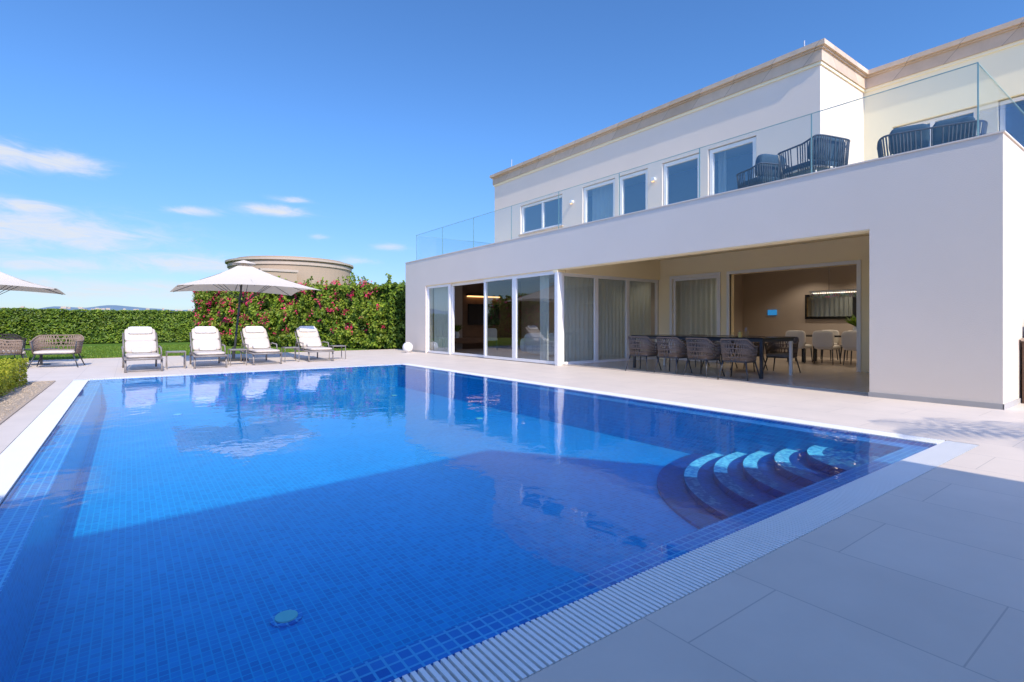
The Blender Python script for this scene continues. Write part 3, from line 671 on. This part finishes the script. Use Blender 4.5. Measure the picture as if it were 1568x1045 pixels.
# ------------------------------------------------------------------ light
EL=math.radians(40); AZ=math.radians(188)
sd=Vector((math.sin(AZ)*math.cos(EL),math.cos(AZ)*math.cos(EL),math.sin(EL)))
sl=bpy.data.lights.new('sun','SUN'); sl.energy=5.0; sl.angle=math.radians(.5); sl.color=(1,.91,.77)
so=bpy.data.objects.new('sun',sl); COL.objects.link(so); so.rotation_euler=(-sd).to_track_quat('-Z','Y').to_euler()
def fill_spot(loc,w,col):  # spots added as fill to brighten the dark rooms, not known fixtures
    l=bpy.data.lights.new('interior_fill','SPOT'); l.spot_size=math.radians(130); l.spot_blend=.5; l.shadow_soft_size=.05; l.energy=w; l.color=col
    o=bpy.data.objects.new('interior_fill',l); COL.objects.link(o); o.location=loc; o.parent=villa
for p in [(14.4,4.6),(14.4,7.8),(15.7,6.2),(17.0,4.6),(17.0,6.2),(17.0,7.8)]: fill_spot((p[0],p[1],2.96),52,(1,.87,.72))
for p in [(13.0,11.5),(13.0,14.2),(13.0,16.9)]: fill_spot((p[0],p[1],2.96),28,(1,.85,.68))
W=bpy.data.worlds.new('World'); S.world=W; W.use_nodes=True; nt=W.node_tree; nt.nodes.clear(); L=nt.links
out=N(nt,'ShaderNodeOutputWorld'); bg=N(nt,'ShaderNodeBackground'); bg.inputs[1].default_value=.15; L.new(bg.outputs[0],out.inputs[0])
sk=N(nt,'ShaderNodeTexSky',sky_type='NISHITA',sun_disc=False,sun_elevation=EL,sun_rotation=AZ); sk.air_density=1.0; sk.dust_density=.3; sk.ozone_density=2.0
tc=N(nt,'ShaderNodeTexCoord'); sp=N(nt,'ShaderNodeSeparateXYZ'); L.new(tc.outputs['Generated'],sp.inputs[0])
def mth(op,a,b_=None,c_=None,clamp=False):
    n=N(nt,'ShaderNodeMath',operation=op,use_clamp=clamp)
    for i,v in enumerate((a,b_,c_)):
        if v is None: continue
        if isinstance(v,(int,float)): n.inputs[i].default_value=v
        else: L.new(v,n.inputs[i])
    return n.outputs[0]
az=mth('ARCTAN2',sp.outputs[0],sp.outputs[1]); el=mth('ARCSINE',sp.outputs[2])
cv=N(nt,'ShaderNodeCombineXYZ'); L.new(mth('ADD',az,mth('MULTIPLY',el,.8)),cv.inputs[0]); L.new(mth('MULTIPLY',el,3.6),cv.inputs[1])
n1=N(nt,'ShaderNodeTexNoise'); n1.inputs['Scale'].default_value=14; n1.inputs['Detail'].default_value=10; n1.inputs['Roughness'].default_value=.68; n1.inputs['Distortion'].default_value=.8; L.new(cv.outputs[0],n1.inputs['Vector'])
tot=None
d2=math.radians
for a0,e0,sa,se,amp in [(-4.7,13.2,3.2,1.0,.88),(-8.5,13.2,3,1.3,.82),(11.6,11.2,3.2,.6,.98),(5,10.5,2.6,.5,.75),(13.5,12.4,2.0,.35,.7),(23,8.2,2.2,.4,.7),(-5,7.6,9,1.9,.80),(5,5.6,9,1.1,.72),(-7,9.4,3.5,.7,.78),(-2,3.0,14,1.2,.62),(16,8.9,1.2,.35,.6),(20,6.6,3,.5,.55),(-6,4.9,9,.9,.62)]:
    da=mth('DIVIDE',mth('SUBTRACT',az,d2(a0)),d2(sa)); de=mth('DIVIDE',mth('SUBTRACT',el,d2(e0)),d2(se))
    g=mth('MULTIPLY',mth('EXPONENT',mth('MULTIPLY',mth('ADD',mth('MULTIPLY',da,da),mth('MULTIPLY',de,de)),-1.0)),amp)
    tot=g if tot is None else mth('MAXIMUM',tot,g)
cl=N(nt,'ShaderNodeMapRange',interpolation_type='SMOOTHSTEP'); cl.inputs['From Min'].default_value=.50; cl.inputs['From Max'].default_value=1.15; cl.inputs['To Max'].default_value=.95
L.new(mth('ADD',mth('MULTIPLY',tot,.6),mth('MULTIPLY',n1.outputs['Fac'],1.0)),cl.inputs['Value'])
cfac=mth('MULTIPLY',cl.outputs[0],mth('MULTIPLY',tot,2.0,clamp=True))
ef=N(nt,'ShaderNodeMapRange',interpolation_type='SMOOTHSTEP'); ef.inputs['From Min'].default_value=0; ef.inputs['From Max'].default_value=.36; L.new(el,ef.inputs['Value'])
gr=N(nt,'ShaderNodeMix',data_type='RGBA'); gr.inputs['A'].default_value=(.55,.66,.90,1); gr.inputs['B'].default_value=(.60,.98,1.42,1); L.new(ef.outputs[0],gr.inputs['Factor'])
mu=N(nt,'ShaderNodeMix',data_type='RGBA',blend_type='MULTIPLY'); mu.inputs['Factor'].default_value=1; L.new(sk.outputs[0],mu.inputs['A']); L.new(gr.outputs['Result'],mu.inputs['B'])
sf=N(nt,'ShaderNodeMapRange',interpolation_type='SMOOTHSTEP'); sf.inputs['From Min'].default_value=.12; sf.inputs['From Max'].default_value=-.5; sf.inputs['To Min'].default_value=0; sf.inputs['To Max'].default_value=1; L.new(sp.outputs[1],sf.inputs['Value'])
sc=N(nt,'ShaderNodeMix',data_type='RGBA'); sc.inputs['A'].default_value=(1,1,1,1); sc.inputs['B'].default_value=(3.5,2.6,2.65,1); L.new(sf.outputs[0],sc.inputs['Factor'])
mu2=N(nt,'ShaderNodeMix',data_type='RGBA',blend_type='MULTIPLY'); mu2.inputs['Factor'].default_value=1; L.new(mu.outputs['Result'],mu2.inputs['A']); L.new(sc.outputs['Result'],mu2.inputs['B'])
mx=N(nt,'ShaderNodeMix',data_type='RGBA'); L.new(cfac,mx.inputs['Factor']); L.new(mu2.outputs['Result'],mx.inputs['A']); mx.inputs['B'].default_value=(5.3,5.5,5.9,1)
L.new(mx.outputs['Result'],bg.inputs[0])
# ------------------------------------------------------------------ camera
cd=bpy.data.cameras.new('camera'); co=bpy.data.objects.new('camera',cd); COL.objects.link(co)
co.location=(0,0,1.1); co.rotation_euler=(math.radians(90),0,-math.radians(36.394)); cd.sensor_width=36; cd.lens=36*795/1568; cd.shift_y=-26.5/1568
cd.clip_start=.05; cd.clip_end=9000
S.camera=co
S.view_settings.view_transform='Standard'; S.view_settings.look='None'; S.view_settings.exposure=0
